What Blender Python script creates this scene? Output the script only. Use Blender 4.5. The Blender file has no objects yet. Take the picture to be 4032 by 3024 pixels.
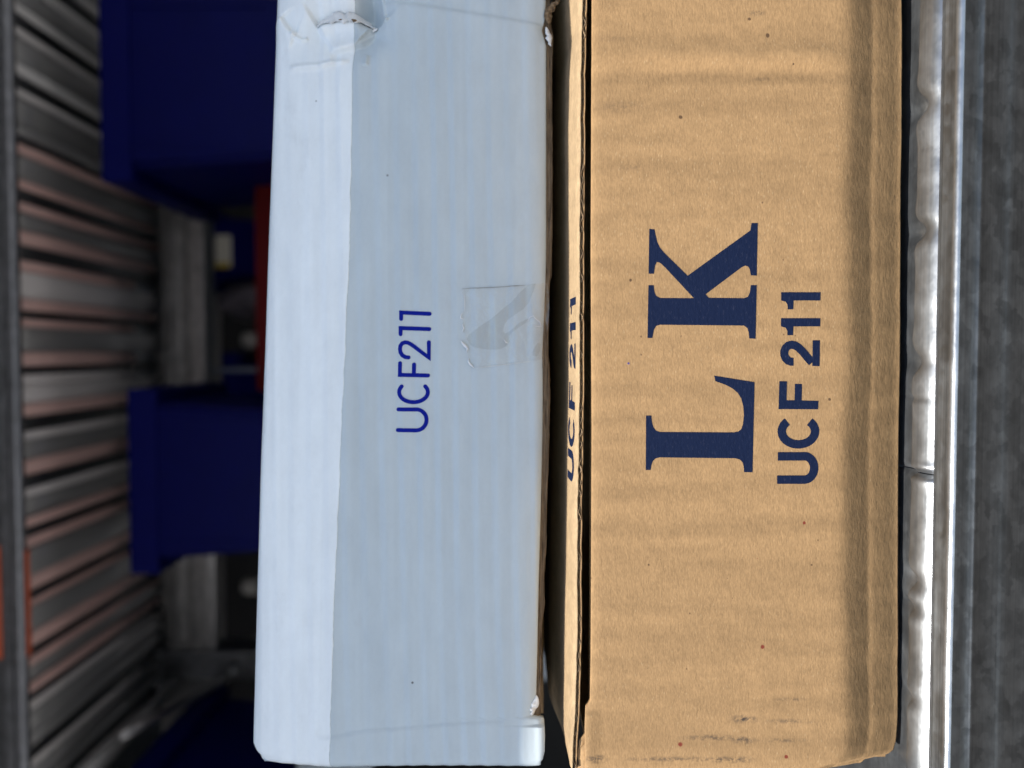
import bpy, bmesh, math, random
import numpy as np
from mathutils import Vector, Matrix, noise as mnoise
from mathutils.geometry import tessellate_polygon

random.seed(7)
S = bpy.context.scene
COL = S.collection

# ------------------------------------------------------------------ camera
F_PX, CU, CV = 3270.0, 2016.0, 1512.0          # phone lens, 4032 x 3024 frame
YAW = math.radians(2.13)
CAM = Vector((0.0, -0.170, 0.0))
FWD = Vector((-math.sin(YAW), math.cos(YAW), 0))
RGT = Vector((math.cos(YAW), math.sin(YAW), 0))
cam_d = bpy.data.cameras.new('camera')
cam = bpy.data.objects.new('camera', cam_d)
COL.objects.link(cam)
X, Y, Z = Vector((0, 0, -1)), RGT, -FWD         # phone held sideways: image left is up
cam.matrix_world = Matrix(((X.x, Y.x, Z.x, CAM.x), (X.y, Y.y, Z.y, CAM.y), (X.z, Y.z, Z.z, CAM.z), (0, 0, 0, 1)))
cam_d.sensor_width = 36.0
cam_d.lens = F_PX / 4032 * 36
cam_d.clip_start = 0.005
cam_d.clip_end = 500
cam_d.dof.use_dof = True
cam_d.dof.focus_distance = 0.172
cam_d.dof.aperture_fstop = 10.5
S.camera = cam

# ------------------------------------------------------------------ light
LDIR = Vector((-0.37, -0.425, 0.83)).normalized()     # towards the sun
w = bpy.data.worlds.new('World')
S.world = w
w.use_nodes = True
nt = w.node_tree
bg = nt.nodes['Background']
sky = nt.nodes.new('ShaderNodeTexSky')
sky.sky_type = 'NISHITA'
sky.sun_disc = False
sky.sun_elevation = math.asin(LDIR.z)
sky.sun_rotation = math.atan2(LDIR.x, LDIR.y)
nt.links.new(sky.outputs[0], bg.inputs[0])
bg.inputs[1].default_value = 0.114
sun_d = bpy.data.lights.new('sun', 'SUN')
sun_d.energy = 4.2
sun_d.angle = math.radians(0.45)
sun_d.color = (1.0, 0.95, 0.87)
sun = bpy.data.objects.new('sun', sun_d)
COL.objects.link(sun)
sun.rotation_euler = LDIR.to_track_quat('Z', 'Y').to_euler()
sun.location = LDIR * 3
S.view_settings.view_transform = 'Standard'
S.view_settings.look = 'None'
S.view_settings.gamma = 1
S.view_settings.use_curve_mapping = False
S.view_settings.exposure = 0.92
S.render.engine = 'CYCLES'
S.cycles.use_denoising = True
S.cycles.use_adaptive_sampling = True
S.cycles.adaptive_threshold = 0.02
S.cycles.use_light_tree = False
S.cycles.max_bounces = 5
S.cycles.diffuse_bounces = 3
S.cycles.glossy_bounces = 3
S.cycles.caustics_reflective = False
S.cycles.caustics_refractive = False


# ------------------------------------------------------------------ helpers
def ray(u, v):
    return FWD + RGT * ((CV - v) / F_PX) + Vector((0, 0, 1)) * ((CU - u) / F_PX)


def at(u, v, y):
    """photograph pixel -> point on the plane y (metres)"""
    r = ray(u, v)
    t = (y - CAM.y) / r.y
    return CAM + r * t


def at_plane(u, v, y0, k):
    """photograph pixel -> point on the upright plane y = y0 + k x"""
    r = ray(u, v)
    t = (y0 - CAM.y + k * CAM.x) / (r.y - k * r.x)
    return CAM + r * t


def lerp_tab(tab):
    xs = np.array([a for a, b in tab], float)
    ys = np.array([b for a, b in tab], float)
    return lambda t: np.interp(t, xs, ys)


def link(o, parent=None):
    COL.objects.link(o)
    if parent:
        o.parent = parent
        m = Matrix.Identity(4)
        p = parent
        while p:
            m = p.matrix_basis @ m if p.parent is None else p.matrix_parent_inverse @ p.matrix_basis @ m
            p = p.parent
        o.matrix_parent_inverse = m.inverted()
    return o


def thing(name, loc, label, cat, group=None):
    o = bpy.data.objects.new(name, None)
    o.empty_display_size = 0.01
    o.location = loc
    link(o)
    o['label'] = label
    o['category'] = cat
    if group:
        o['group'] = group
    return o


def mesh_obj(name, verts, faces, mat, parent=None, smooth=False):
    me = bpy.data.meshes.new(name)
    me.from_pydata([tuple(v) for v in verts], [], faces)
    me.update()
    if smooth:
        me.polygons.foreach_set('use_smooth', [True] * len(me.polygons))
    me.materials.append(mat)
    return link(bpy.data.objects.new(name, me), parent)


def bm_obj(name, bm, mat, parent=None, smooth=False):
    me = bpy.data.meshes.new(name)
    bm.normal_update()
    bm.to_mesh(me)
    bm.free()
    if smooth:
        me.polygons.foreach_set('use_smooth', [True] * len(me.polygons))
    me.materials.append(mat)
    return link(bpy.data.objects.new(name, me), parent)


def box_bm(lo, hi, bev=0.0, bm=None):
    bm = bm or bmesh.new()
    c = [(lo[i] + hi[i]) / 2 for i in range(3)]
    d = [abs(hi[i] - lo[i]) for i in range(3)]
    r = bmesh.ops.create_cube(bm, size=1, matrix=Matrix.Translation(c) @ Matrix.Diagonal((d[0], d[1], d[2], 1)))
    if bev:
        es = list({e for v in r['verts'] for e in v.link_edges})
        bmesh.ops.bevel(bm, geom=es, offset=bev, segments=2, affect='EDGES', profile=0.6)
    return bm


def box(name, lo, hi, mat, parent=None, bev=0.0):
    return bm_obj(name, box_bm(lo, hi, bev), mat, parent)


def grid_obj(name, P, mat, parent=None, back=None, smooth=True):
    """P: array (n, m, 3); with back: a second sheet, rim closed"""
    n, m = P.shape[:2]
    idx = np.arange(n * m).reshape(n, m)
    q = np.stack([idx[:-1, :-1], idx[1:, :-1], idx[1:, 1:], idx[:-1, 1:]], -1).reshape(-1, 4)
    V = P.reshape(-1, 3)
    if back is not None:
        V = np.concatenate([V, back.reshape(-1, 3)])
        k = n * m
        rim = np.concatenate([idx[0, :], idx[1:, -1], idx[-1, -2::-1], idx[-2:0:-1, 0]])
        nx = np.roll(rim, -1)
        q = np.concatenate([q, q[:, ::-1] + k, np.stack([rim, nx, nx + k, rim + k], -1)])
    me = bpy.data.meshes.new(name)
    me.vertices.add(len(V))
    me.vertices.foreach_set('co', V.astype(np.float32).ravel())
    me.loops.add(len(q) * 4)
    me.loops.foreach_set('vertex_index', q.astype(np.int32).ravel())
    me.polygons.add(len(q))
    me.polygons.foreach_set('loop_start', (np.arange(len(q)) * 4).astype(np.int32))
    me.polygons.foreach_set('loop_total', np.full(len(q), 4, np.int32))
    me.update(calc_edges=True)
    me.validate()
    if smooth:
        me.polygons.foreach_set('use_smooth', [True] * len(me.polygons))
    me.materials.append(mat)
    return link(bpy.data.objects.new(name, me), parent)


_rng = np.random.RandomState(3)


def noise1(t, scale, seed):
    """smooth 1D noise, -1..1"""
    r = np.random.RandomState(seed).uniform(-1, 1, 4096)
    t = np.asarray(t, float) / scale + 1000
    i = np.floor(t).astype(int)
    f = t - i
    f = f * f * (3 - 2 * f)
    return r[i % 4096] * (1 - f) + r[(i + 1) % 4096] * f


def noise2(x, z, sx, sz, seed):
    r = np.random.RandomState(seed).uniform(-1, 1, (256, 256))
    a, b = np.asarray(x, float) / sx + 500, np.asarray(z, float) / sz + 500
    i, j = np.floor(a).astype(int), np.floor(b).astype(int)
    f, g = a - i, b - j
    f, g = f * f * (3 - 2 * f), g * g * (3 - 2 * g)
    i0, i1, j0, j1 = i % 256, (i + 1) % 256, j % 256, (j + 1) % 256
    return (r[i0, j0] * (1 - f) + r[i1, j0] * f) * (1 - g) + (r[i0, j1] * (1 - f) + r[i1, j1] * f) * g


def sstep(a, b, t):
    t = np.clip((np.asarray(t, float) - a) / (b - a), 0, 1)
    return t * t * (3 - 2 * t)


# ------------------------------------------------------------------ materials
class NT:
    def __init__(s, name):
        s.m = bpy.data.materials.new(name)
        s.m.use_nodes = True
        s.t = s.m.node_tree
        s.b = s.t.nodes['Principled BSDF']
        s.co = s.t.nodes.new('ShaderNodeTexCoord').outputs['Object']

    def n(s, typ, **kw):
        nd = s.t.nodes.new(typ)
        for k, v in kw.items():
            setattr(nd, k, v)
        return nd

    def l(s, a, b):
        s.t.links.new(a, b)

    def mapped(s, scale, loc=(0, 0, 0), rot=(0, 0, 0)):
        mp = s.n('ShaderNodeMapping')
        mp.inputs['Scale'].default_value = scale
        mp.inputs['Location'].default_value = loc
        mp.inputs['Rotation'].default_value = rot
        s.l(s.co, mp.inputs[0])
        return mp.outputs[0]

    def noise(s, scale, detail=3, rough=0.55, vec=None, dist=0.0):
        nd = s.n('ShaderNodeTexNoise')
        nd.inputs['Scale'].default_value = scale
        nd.inputs['Detail'].default_value = detail
        nd.inputs['Roughness'].default_value = rough
        nd.inputs['Distortion'].default_value = dist
        s.l(vec if vec is not None else s.co, nd.inputs['Vector'])
        return nd.outputs['Fac']

    def ramp(s, fac, *stops):
        r = s.n('ShaderNodeValToRGB')
        e = r.color_ramp.elements
        while len(e) < len(stops):
            e.new(0.5)
        for el, (p, c) in zip(e, stops):
            el.position = p
            el.color = (c, c, c, 1) if not hasattr(c, '__len__') else (*c, 1)
        s.l(fac, r.inputs[0])
        return r.outputs[0]

    def mix(s, fac, a, b, mode='MIX'):
        m = s.n('ShaderNodeMix', data_type='RGBA', blend_type=mode)
        for sock, val in ((m.inputs[0], fac), (m.inputs[6], a), (m.inputs[7], b)):
            if hasattr(val, 'is_output'):
                s.l(val, sock)
            elif hasattr(val, '__len__'):
                sock.default_value = (*val, 1)
            else:
                sock.default_value = val if sock.type == 'VALUE' else (val, val, val, 1)
        return m.outputs[2]

    def math(s, op, a, b=0.0, c=None, clamp=False):
        m = s.n('ShaderNodeMath', operation=op, use_clamp=clamp)
        for i, val in enumerate((a, b) if c is None else (a, b, c)):
            if hasattr(val, 'is_output'):
                s.l(val, m.inputs[i])
            else:
                m.inputs[i].default_value = val
        return m.outputs[0]

    def dist(s, p):
        m = s.n('ShaderNodeVectorMath', operation='DISTANCE')
        s.l(s.co, m.inputs[0])
        m.inputs[1].default_value = p
        return m.outputs['Value']

    def bump(s, h, strength, dist, prev=None):
        b = s.n('ShaderNodeBump')
        b.inputs['Strength'].default_value = strength
        b.inputs['Distance'].default_value = dist
        s.l(h, b.inputs['Height'])
        if prev is not None:
            s.l(prev, b.inputs['Normal'])
        return b.outputs[0]

    def set(s, **kw):
        for k, v in kw.items():
            sock = s.b.inputs[k.replace('_', ' ')]
            if hasattr(v, 'is_output'):
                s.l(v, sock)
            elif hasattr(v, '__len__'):
                sock.default_value = (*v, 1) if len(v) == 3 and sock.type == 'RGBA' else v
            else:
                sock.default_value = v
        return s.m


def kraft_nodes(name, base, ink=None):
    k = NT(name)
    fib = k.noise(1.0, 2, 0.65, k.mapped((1100, 1100, 3200)))         # short fibres along the box
    fib2 = k.noise(1.0, 1, 0.6, k.mapped((420, 420, 900)))
    blotch = k.noise(1.0, 2, 0.6, k.mapped((330, 300, 190)))
    flute = k.noise(1.0, 1, 0.5, k.mapped((240, 200, 14)))            # faint flute wash across the panel
    lo = tuple(c * 0.70 for c in base)
    hi = tuple(min(1, c * 1.22) for c in base)
    c1 = k.mix(k.ramp(fib, (0.30, 0.0), (0.70, 1.0)), lo, hi)
    c2 = k.mix(k.ramp(blotch, (0.34, 0.0), (0.68, 1.0)), tuple(c * 0.84 for c in base), tuple(c * 1.10 for c in base))
    c = k.mix(0.5, c1, c2)
    fl = k.ramp(flute, (0.36, 0.92), (0.62, 1.04))
    c = k.mix(1.0, c, fl, 'MULTIPLY')
    # pale and dark single fibres
    vo = k.n('ShaderNodeTexVoronoi')
    vo.inputs['Scale'].default_value = 1.0
    k.l(k.mapped((260, 260, 330)), vo.inputs['Vector'])
    spk = k.ramp(vo.outputs['Distance'], (0.035, 1.0), (0.075, 0.0))
    rnd = k.n('ShaderNodeSeparateColor')
    k.l(vo.outputs['Color'], rnd.inputs[0])
    dark = k.math('MULTIPLY', spk, k.math('GREATER_THAN', rnd.outputs[0], 0.78))
    c = k.mix(k.math('MULTIPLY', dark, 0.75), c, (0.07, 0.035, 0.02))
    vo2 = k.n('ShaderNodeTexVoronoi')
    vo2.inputs['Scale'].default_value = 1.0
    k.l(k.mapped((700, 700, 1700)), vo2.inputs['Vector'])
    rn2 = k.n('ShaderNodeSeparateColor')
    k.l(vo2.outputs['Color'], rn2.inputs[0])
    pale = k.math('MULTIPLY', k.ramp(vo2.outputs['Distance'], (0.12, 1.0), (0.25, 0.0)), k.math('GREATER_THAN', rn2.outputs[1], 0.80))
    c = k.mix(k.math('MULTIPLY', pale, 0.12), c, (0.80, 0.62, 0.38))
    k.fib, k.fib2, k.blotch = fib, fib2, blotch
    k.col = c
    k.nrm = k.bump(fib2, 0.36, 0.00022, k.bump(fib, 0.55, 0.00010))
    return k


def finish_kraft(k, rough=0.78):
    return k.set(Base_Color=k.col, Roughness=rough, Normal=k.nrm, Specular_IOR_Level=0.25)


KRAFT = (0.328, 0.202, 0.096)
M = {}
M['kraft_plain'] = finish_kraft(kraft_nodes('kraft board', KRAFT))
M['kraft_lid'] = finish_kraft(kraft_nodes('kraft lid board', (0.365, 0.258, 0.148)))
# the front panel: the same board with its own stains
k = kraft_nodes('kraft front board', KRAFT)


def stain_spot(k, u, v, r, col, y=0.0, amount=0.9):
    d = k.dist(at(u, v, y))
    wob = k.math('MULTIPLY_ADD', k.fib2, 0.0006, -0.0003)
    d = k.math('ADD', d, wob)
    f = k.ramp(k.math('DIVIDE', d, r * 2), (0.36, amount), (0.58, 0.0))
    k.col = k.mix(f, k.col, col)


def smudge(k, u, v, ru, rv, col, amount, seed, y=0.0):
    p = at(u, v, y)
    mp = k.n('ShaderNodeMapping')
    mp.vector_type = 'TEXTURE'
    mp.inputs['Location'].default_value = p
    mp.inputs['Scale'].default_value = (rv * 5.2e-5, 1.0, ru * 5.2e-5)
    k.l(k.co, mp.inputs[0])
    ln = k.n('ShaderNodeVectorMath', operation='LENGTH')
    k.l(mp.outputs[0], ln.inputs[0])
    f = k.ramp(ln.outputs['Value'], (0.15, 1.0), (1.0, 0.0))
    if not hasattr(k, 'grime'):
        k.grime = k.ramp(k.noise(1.0, 4, 0.75, k.mapped((900, 900, 700))), (0.42, 0.0), (0.58, 1.0))
        k.acc = 0.0
    k.acc = k.math('MULTIPLY_ADD', f, amount * 1.3, k.acc)


for u, v, r in ((3003, 2549, 0.00042), (2679, 2932, 0.00055), (3096, 2980, 0.0004), (3168, 2060, 0.00028), (2985, 2200, 0.00028)):
    stain_spot(k, u, v, r, (0.16, 0.018, 0.012))
for u, v, r in ((2953, 74, 0.00030), (3024, 139, 0.00040), (2681, 461, 0.00035), (2484, 1103, 0.00026), (3124, 252, 0.00022),
                (3197, 2225, 0.0003), (3266, 1573, 0.00026), (2865, 2278, 0.00024), (3345, 1620, 0.00024), (2554, 2225, 0.00022)):
    stain_spot(k, u, v, r, (0.05, 0.025, 0.015), amount=0.8)
stain_spot(k, 2475, 1431, 0.00022, (0.03, 0.03, 0.2))
stain_spot(k, 3461, 1883, 0.0007, (0.16, 0.09, 0.05), amount=0.45)
for u, v, ru, rv, am in ((2930, 2832, 75, 22, 0.75), (3110, 2840, 130, 14, 0.45), (2800, 2905, 150, 16, 0.6), (2930, 2915, 60, 20, 0.65), (2880, 2992, 120, 18, 0.7),
                         (2640, 2990, 250, 14, 0.55), (3120, 2755, 90, 10, 0.4), (2345, 2990, 60, 22, 0.8), (3080, 2915, 120, 12, 0.4),
                         (2440, 420, 140, 30, 0.25), (2420, 150, 90, 20, 0.2), (2980, 50, 40, 16, 0.5), (3000, 310, 60, 10, 0.3), (2480, 660, 90, 18, 0.2)):
    smudge(k, u, v, ru, rv, (0.055, 0.042, 0.035), am, u * 0.01)
k.col = k.mix(k.math('MULTIPLY', k.acc, k.grime, clamp=True), k.col, (0.055, 0.042, 0.035))
M['kraft_front'] = finish_kraft(k)

k = kraft_nodes('dark blue print on kraft', (0.012, 0.020, 0.060))
k.col = k.mix(k.ramp(k.noise(1.0, 4, 0.7, k.mapped((900, 900, 2400))), (0.57, 0.0), (0.80, 0.62)), (0.0045, 0.0105, 0.036), (0.05, 0.055, 0.09))
M['ink_kraft'] = k.set(Base_Color=k.col, Roughness=0.7, Normal=k.nrm, Specular_IOR_Level=0.12)

k = NT('bright blue print on white board')
n_ = k.noise(1.0, 3, 0.6, k.mapped((1800, 1800, 1800)))
M['ink_white'] = k.set(Base_Color=k.mix(n_, (0.0008, 0.008, 0.23), (0.002, 0.013, 0.29)), Roughness=0.6, Specular_IOR_Level=0.12)


def white_nodes(name, base):
    k = NT(name)
    a = k.noise(1.0, 2, 0.6, k.mapped((90, 90, 220)))
    b = k.noise(1.0, 1, 0.6, k.mapped((900, 900, 1400)))
    fl = k.noise(1.0, 1, 0.5, k.mapped((9, 9, 300)))
    c = k.mix(k.ramp(a, (0.3, 0.0), (0.7, 1.0)), tuple(x * 0.955 for x in base), tuple(x * 1.02 for x in base))
    c = k.mix(1.0, c, k.ramp(fl, (0.44, 0.970), (0.56, 1.006)), 'MULTIPLY')
    c = k.mix(1.0, c, k.ramp(b, (0.35, 0.985), (0.6, 1.0)), 'MULTIPLY')
    vo = k.n('ShaderNodeTexVoronoi')
    vo.inputs['Scale'].default_value = 1.0
    k.l(k.mapped((85, 85, 95)), vo.inputs['Vector'])
    rn = k.n('ShaderNodeSeparateColor')
    k.l(vo.outputs['Color'], rn.inputs[0])
    sp = k.math('MULTIPLY', k.ramp(vo.outputs['Distance'], (0.012, 1.0), (0.026, 0.0)), k.math('GREATER_THAN', rn.outputs[0], 0.6))
    c = k.mix(k.math('MULTIPLY', sp, 0.6), c, (0.12, 0.12, 0.13))
    mk = k.noise(1.0, 4, 0.7, k.mapped((55, 55, 120), loc=(3.1, 0, 1.7)))
    c = k.mix(k.ramp(mk, (0.60, 0.0), (0.74, 0.16)), c, (0.42, 0.42, 0.42))
    k.col = c
    k.nrm = k.bump(a, 0.25, 0.0006, k.bump(b, 0.18, 0.00008))
    return k


WHITE = (0.545, 0.615, 0.652)
k = white_nodes('white coated board', WHITE)
for u, v, r in ((1526, 692, 0.00042), (1535, 105, 0.0003), (2270 * 0 + 1318, 972, 0.0002), (1624, 2688, 0.0003)):
    p = at_plane(u, v, 0.0125, 0.047)
    d = k.dist(p)
    k.col = k.mix(k.ramp(k.math('DIVIDE', d, r * 2), (0.3, 0.9), (0.55, 0.0)), k.col, (0.10, 0.10, 0.11))
M['white_board'] = k.set(Base_Color=k.col, Roughness=0.42, Normal=k.nrm, Specular_IOR_Level=0.4)
k = white_nodes('torn white paper', (0.82, 0.82, 0.81))
M['torn_white'] = k.set(Base_Color=k.col, Roughness=0.9)


def brown_core(name, a, b, sc):
    k = NT(name)
    n1 = k.noise(1.0, 4, 0.7, k.mapped(sc))
    c = k.mix(k.ramp(n1, (0.34, 0.0), (0.66, 1.0)), a, b)
    return k.set(Base_Color=c, Roughness=0.9, Normal=k.bump(n1, 0.9, 0.0006), Specular_IOR_Level=0.15)


M['core_long'] = brown_core('cut edge of board, long flutes', (0.055, 0.038, 0.025), (0.27, 0.195, 0.125), (90, 3200, 3200))
M['core'] = brown_core('cut edge of board', (0.10, 0.065, 0.038), (0.34, 0.235, 0.14), (1500, 1500, 1500))


def galv(name, base, rough, spangle=0.25, tint=(1, 1, 1), metal=1.0, sc=(160, 160, 160), lines=0.86):
    k = NT(name)
    vo = k.n('ShaderNodeTexVoronoi', feature='SMOOTH_F1')
    vo.inputs['Scale'].default_value = 1.0
    vo.inputs['Smoothness'].default_value = 0.35
    wn = k.n('ShaderNodeTexNoise')
    wn.inputs['Scale'].default_value = 900
    k.l(k.co, wn.inputs['Vector'])
    wv = k.n('ShaderNodeVectorMath', operation='MULTIPLY_ADD')
    wv.inputs[1].default_value = (0.9, 0.9, 0.9)
    k.l(wn.outputs['Color'], wv.inputs[0])
    k.l(k.mapped(sc), wv.inputs[2])
    k.l(wv.outputs[0], vo.inputs['Vector'])
    sp = k.n('ShaderNodeSeparateColor')
    k.l(vo.outputs['Color'], sp.inputs[0])
    nz = k.noise(1.0, 3, 0.65, k.mapped((140, 140, 240)))
    scr = k.noise(1.0, 2, 0.6, k.mapped((14, 1500, 2600)))           # drawing lines along the profile
    f = k.math('MULTIPLY_ADD', sp.outputs[0], spangle, 1 - spangle)
    f = k.math('MULTIPLY', f, k.ramp(nz, (0.3, 0.72), (0.7, 1.1)))
    f = k.math('MULTIPLY', f, k.ramp(scr, (0.3, lines), (0.7, 1.06)))
    c = k.mix(1.0, tuple(base * t for t in tint), f, 'MULTIPLY')
    r = k.math('MULTIPLY_ADD', nz, 0.22, rough - 0.11)
    r = k.math('MULTIPLY_ADD', sp.outputs[1], 0.08, r)
    nr = k.bump(scr, 0.22, 0.00012, k.bump(nz, 0.25, 0.0005))
    return k.set(Base_Color=c, Metallic=metal, Roughness=r, Normal=nr)


M['galv'] = galv('galvanised steel', 0.62, 0.32)
M['galv_lip'] = galv('rolled galvanised edge', 0.37, 0.34, 0.0, sc=(90, 90, 90), tint=(0.94, 1.0, 1.06), metal=0.92, lines=0.92)
M['galv_beam'] = galv('galvanised face with painted dark reflection', 0.125, 0.42, 0.35, sc=(420, 420, 560), tint=(0.96, 1.0, 1.02))  # dark reflection on the upright face is put into its base colour
M['galv_ledge'] = galv('dull galvanised ledge', 0.33, 0.46, 0.10, sc=(420, 420, 420), tint=(0.93, 1.0, 1.06), lines=0.65)


def dull(name, col, rough, metal):
    k = NT(name)
    n1 = k.noise(1.0, 3, 0.6, k.mapped((220, 9, 60)))
    c = k.mix(n1, tuple(x * 0.88 for x in col), tuple(min(1, x * 1.08) for x in col))
    return k.set(Base_Color=c, Metallic=metal, Roughness=k.math('MULTIPLY_ADD', n1, 0.2, rough - 0.1))


M['slat_a'] = dull('ribbed deck steel, grey', (0.42, 0.43, 0.43), 0.36, 0.4)
M['slat_b'] = dull('ribbed deck steel, pale', (0.95, 0.92, 0.91), 0.40, 0.15)
M['slat_e'] = dull('ribbed deck steel, bright', (0.93, 0.94, 0.92), 0.40, 0.15)
M['slat_c'] = dull('ribbed deck steel, dark', (0.09, 0.095, 0.10), 0.4, 0.6)
M['slat_d'] = dull('ribbed deck steel, painted pink reflection', (0.98, 0.66, 0.60), 0.40, 0.1)  # gleams and pink reflections on the deck are painted by these slat colours
M['dark_steel'] = galv('dark steel', 0.30, 0.38, 0.2, (0.92, 0.97, 1.05))


def plastic(name, col, rough=0.42, var=0.15, spec=0.5):
    k = NT(name)
    n1 = k.noise(60, 3, 0.6)
    c = k.mix(n1, tuple(x * (1 - var) for x in col), tuple(x * (1 + var) for x in col))
    return k.set(Base_Color=c, Roughness=k.math('MULTIPLY_ADD', n1, 0.15, rough - 0.07), Specular_IOR_Level=spec)


M['bin_blue'] = plastic('deep blue bin plastic', (0.0008, 0.0032, 0.100), 0.55, 0.15, 0.14)
M['bin_edge'] = plastic('deep blue bin rim plastic', (0.0009, 0.0034, 0.112), 0.55, 0.15, 0.16)
M['red'] = plastic('red plastic', (0.12, 0.004, 0.007), 0.6, 0.15, 0.15)
M['orange'] = plastic('painted orange reflection', (0.80, 0.17, 0.07), 0.5)
M['paper'] = plastic('label paper', (0.72, 0.72, 0.66), 0.8, 0.06)
M['yellow'] = plastic('yellow strip', (0.55, 0.42, 0.03), 0.7)
M['white_plastic'] = plastic('white plastic', (0.8, 0.8, 0.78), 0.35, 0.04)
M['pale_blue'] = plastic('pale blue plastic', (0.42, 0.50, 0.68), 0.3, 0.08)
M['cloth'] = plastic('grey lilac cloth', (0.16, 0.15, 0.19), 0.95, 0.3)
M['wall'] = plastic('dark surface of added walls and bottle', (0.035, 0.037, 0.042), 0.7)
M['ceiling'] = plastic('pale painted sheet', (0.55, 0.55, 0.55), 0.7)
k = NT('outdoor concrete')
n1 = k.noise(6, 5, 0.6)
M['ground'] = k.set(Base_Color=k.mix(n1, (0.175, 0.165, 0.16), (0.235, 0.225, 0.215)), Roughness=0.9)

k = NT('clear tape')
k.t.nodes.remove(k.b)
tr = k.n('ShaderNodeBsdfTransparent')
tr.inputs[0].default_value = (0.996, 0.994, 0.99, 1)
gl = k.n('ShaderNodeBsdfGlossy')
gl.inputs['Roughness'].default_value = 0.16
gl.inputs['Color'].default_value = (1, 1, 1, 1)
fr = k.n('ShaderNodeFresnel')
fr.inputs['IOR'].default_value = 1.4
mx = k.n('ShaderNodeMixShader')
k.l(k.bump(k.noise(260, 3, 0.6, None, 1.2), 0.8, 0.0012), gl.inputs['Normal'])
k.l(k.math('MULTIPLY_ADD', fr.outputs[0], 1.0, 0.05), mx.inputs[0])
k.l(tr.outputs[0], mx.inputs[1])
k.l(gl.outputs[0], mx.inputs[2])
k.l(mx.outputs[0], k.t.nodes['Material Output'].inputs[0])
M['tape'] = k.m
k2 = NT('tape pressed flat')
k2.t.nodes.remove(k2.b)
tr = k2.n('ShaderNodeBsdfTransparent')
tr.inputs[0].default_value = (0.93, 0.93, 0.925, 1)
gl = k2.n('ShaderNodeBsdfGlossy')
gl.inputs['Roughness'].default_value = 0.12
mx = k2.n('ShaderNodeMixShader')
mx.inputs[0].default_value = 0.05
k2.l(tr.outputs[0], mx.inputs[1])
k2.l(gl.outputs[0], mx.inputs[2])
k2.l(mx.outputs[0], k2.t.nodes['Material Output'].inputs[0])
M['tape_flat'] = k2.m


# ------------------------------------------------------------------ setting
def structure(o):
    o['kind'] = 'structure'
    return o


g = mesh_obj('ground', [(-60, -60, -0.95), (60, -60, -0.95), (60, 60, -0.95), (-60, 60, -0.95)], [(0, 1, 2, 3)], M['ground'])
structure(g)
# the roof edge above the shelf throws the shade that ends just below the white box
RY, RZ = -0.1213, 0.250
rv = [(-1.2, RY, RZ), (1.2, RY, RZ), (1.2, 1.6, 0.62), (-1.2, 1.6, 0.62)]
rv += [(a, b, c + 0.02) for a, b, c in rv]
structure(mesh_obj('ceiling', rv, [(0, 3, 2, 1), (4, 5, 6, 7), (0, 1, 5, 4), (1, 2, 6, 5), (2, 3, 7, 6), (3, 0, 4, 7)], M['ceiling']))
structure(box('wall', (-1.2, 1.6, -0.95), (1.2, 1.62, 0.64), M['wall']))  # rear and side walls, added to keep the background dark
structure(box('wall', (-1.22, 0.1, -0.95), (-1.2, 1.62, 0.64), M['wall']))  # added side wall, keeps the background dark
structure(box('wall', (1.2, 0.1, -0.95), (1.22, 1.62, 0.64), M['wall']))  # added side wall, keeps the background dark

# ------------------------------------------------------------------ front shelf
shelf = thing('steel_shelf', (0, 0.1, -0.084), 'galvanised steel shelf edge with rolled wavy lip under the brown box', 'shelf')
ZD = -0.0822
xs = np.linspace(-0.30, 0.30, 1501)


def vx(v, y=-0.004):
    return at(3600, v, y).x


notches = [(vx(405), 0.0022, 0.0022), (vx(905), 0.0020, 0.0020), (vx(1425), 0.0017, 0.0022), (vx(1570), 0.0004, 0.0006),
           (vx(2290), 0.0017, 0.0019), (vx(2400), 0.0012, 0.0014), (vx(2760), 0.0010, 0.0014)]
seam = vx(1863)
prof_t = np.linspace(0, 1, 41)


def lip_panel(x0, x1, name):
    x = np.linspace(x0, x1, max(3, int((x1 - x0) / 0.0003)))
    P = np.zeros((len(x), len(prof_t), 3))
    for j, t in enumerate(prof_t):
        # deck runs out from below the box, rises into a rolled edge, and turns down
        if t < 0.25:
            y, z = 0.060 * (1 - t / 0.25) + 0.0006, ZD - 0.0010
        elif t < 0.45:
            a = (t - 0.25) / 0.20
            y, z = 0.0006 - 0.0030 * a, ZD - 0.0010 + 0.0021 * a * a * (3 - 2 * a)
        else:
            ph = (t - 0.45) / 0.55 * math.radians(84)
            y, z = -0.0024 - 0.0059 * math.sin(ph), ZD + 0.0011 - 0.0046 * (1 - math.cos(ph))
        wav = 0.00010 * noise1(x, 0.012, 5) + 0.00002 * noise1(x, 0.0025, 6)
        on = 0 if t < 0.25 else 1
        dz = np.zeros_like(x) + wav * on
        dy = np.zeros_like(x)
        if on:
            back = math.exp(-((y + 0.0012) / 0.0030) ** 2)
            for nx, dep, wd in notches:
                e = np.exp(-((x - nx) / wd) ** 2)
                dz -= dep * e * (0.12 + 0.88 * back)
                dz += 0.16 * dep * (np.exp(-((x - nx - 2.0 * wd) / wd) ** 2) + np.exp(-((x - nx + 2.0 * wd) / wd) ** 2)) * back
            for ed, sg in ((x0, 1), (x1, -1)):
                dd = np.abs(x - ed)
                dz -= 0.0012 * np.exp(-(dd / 0.0006) ** 2)
                dz += 0.0002 * np.exp(-((dd - 0.0014) / 0.0008) ** 2)
        P[:, j, 0] = x
        P[:, j, 1] = y + dy
        P[:, j, 2] = z + dz
    return grid_obj(name, P[:, ::-1], M['galv_lip'], shelf)


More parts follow.
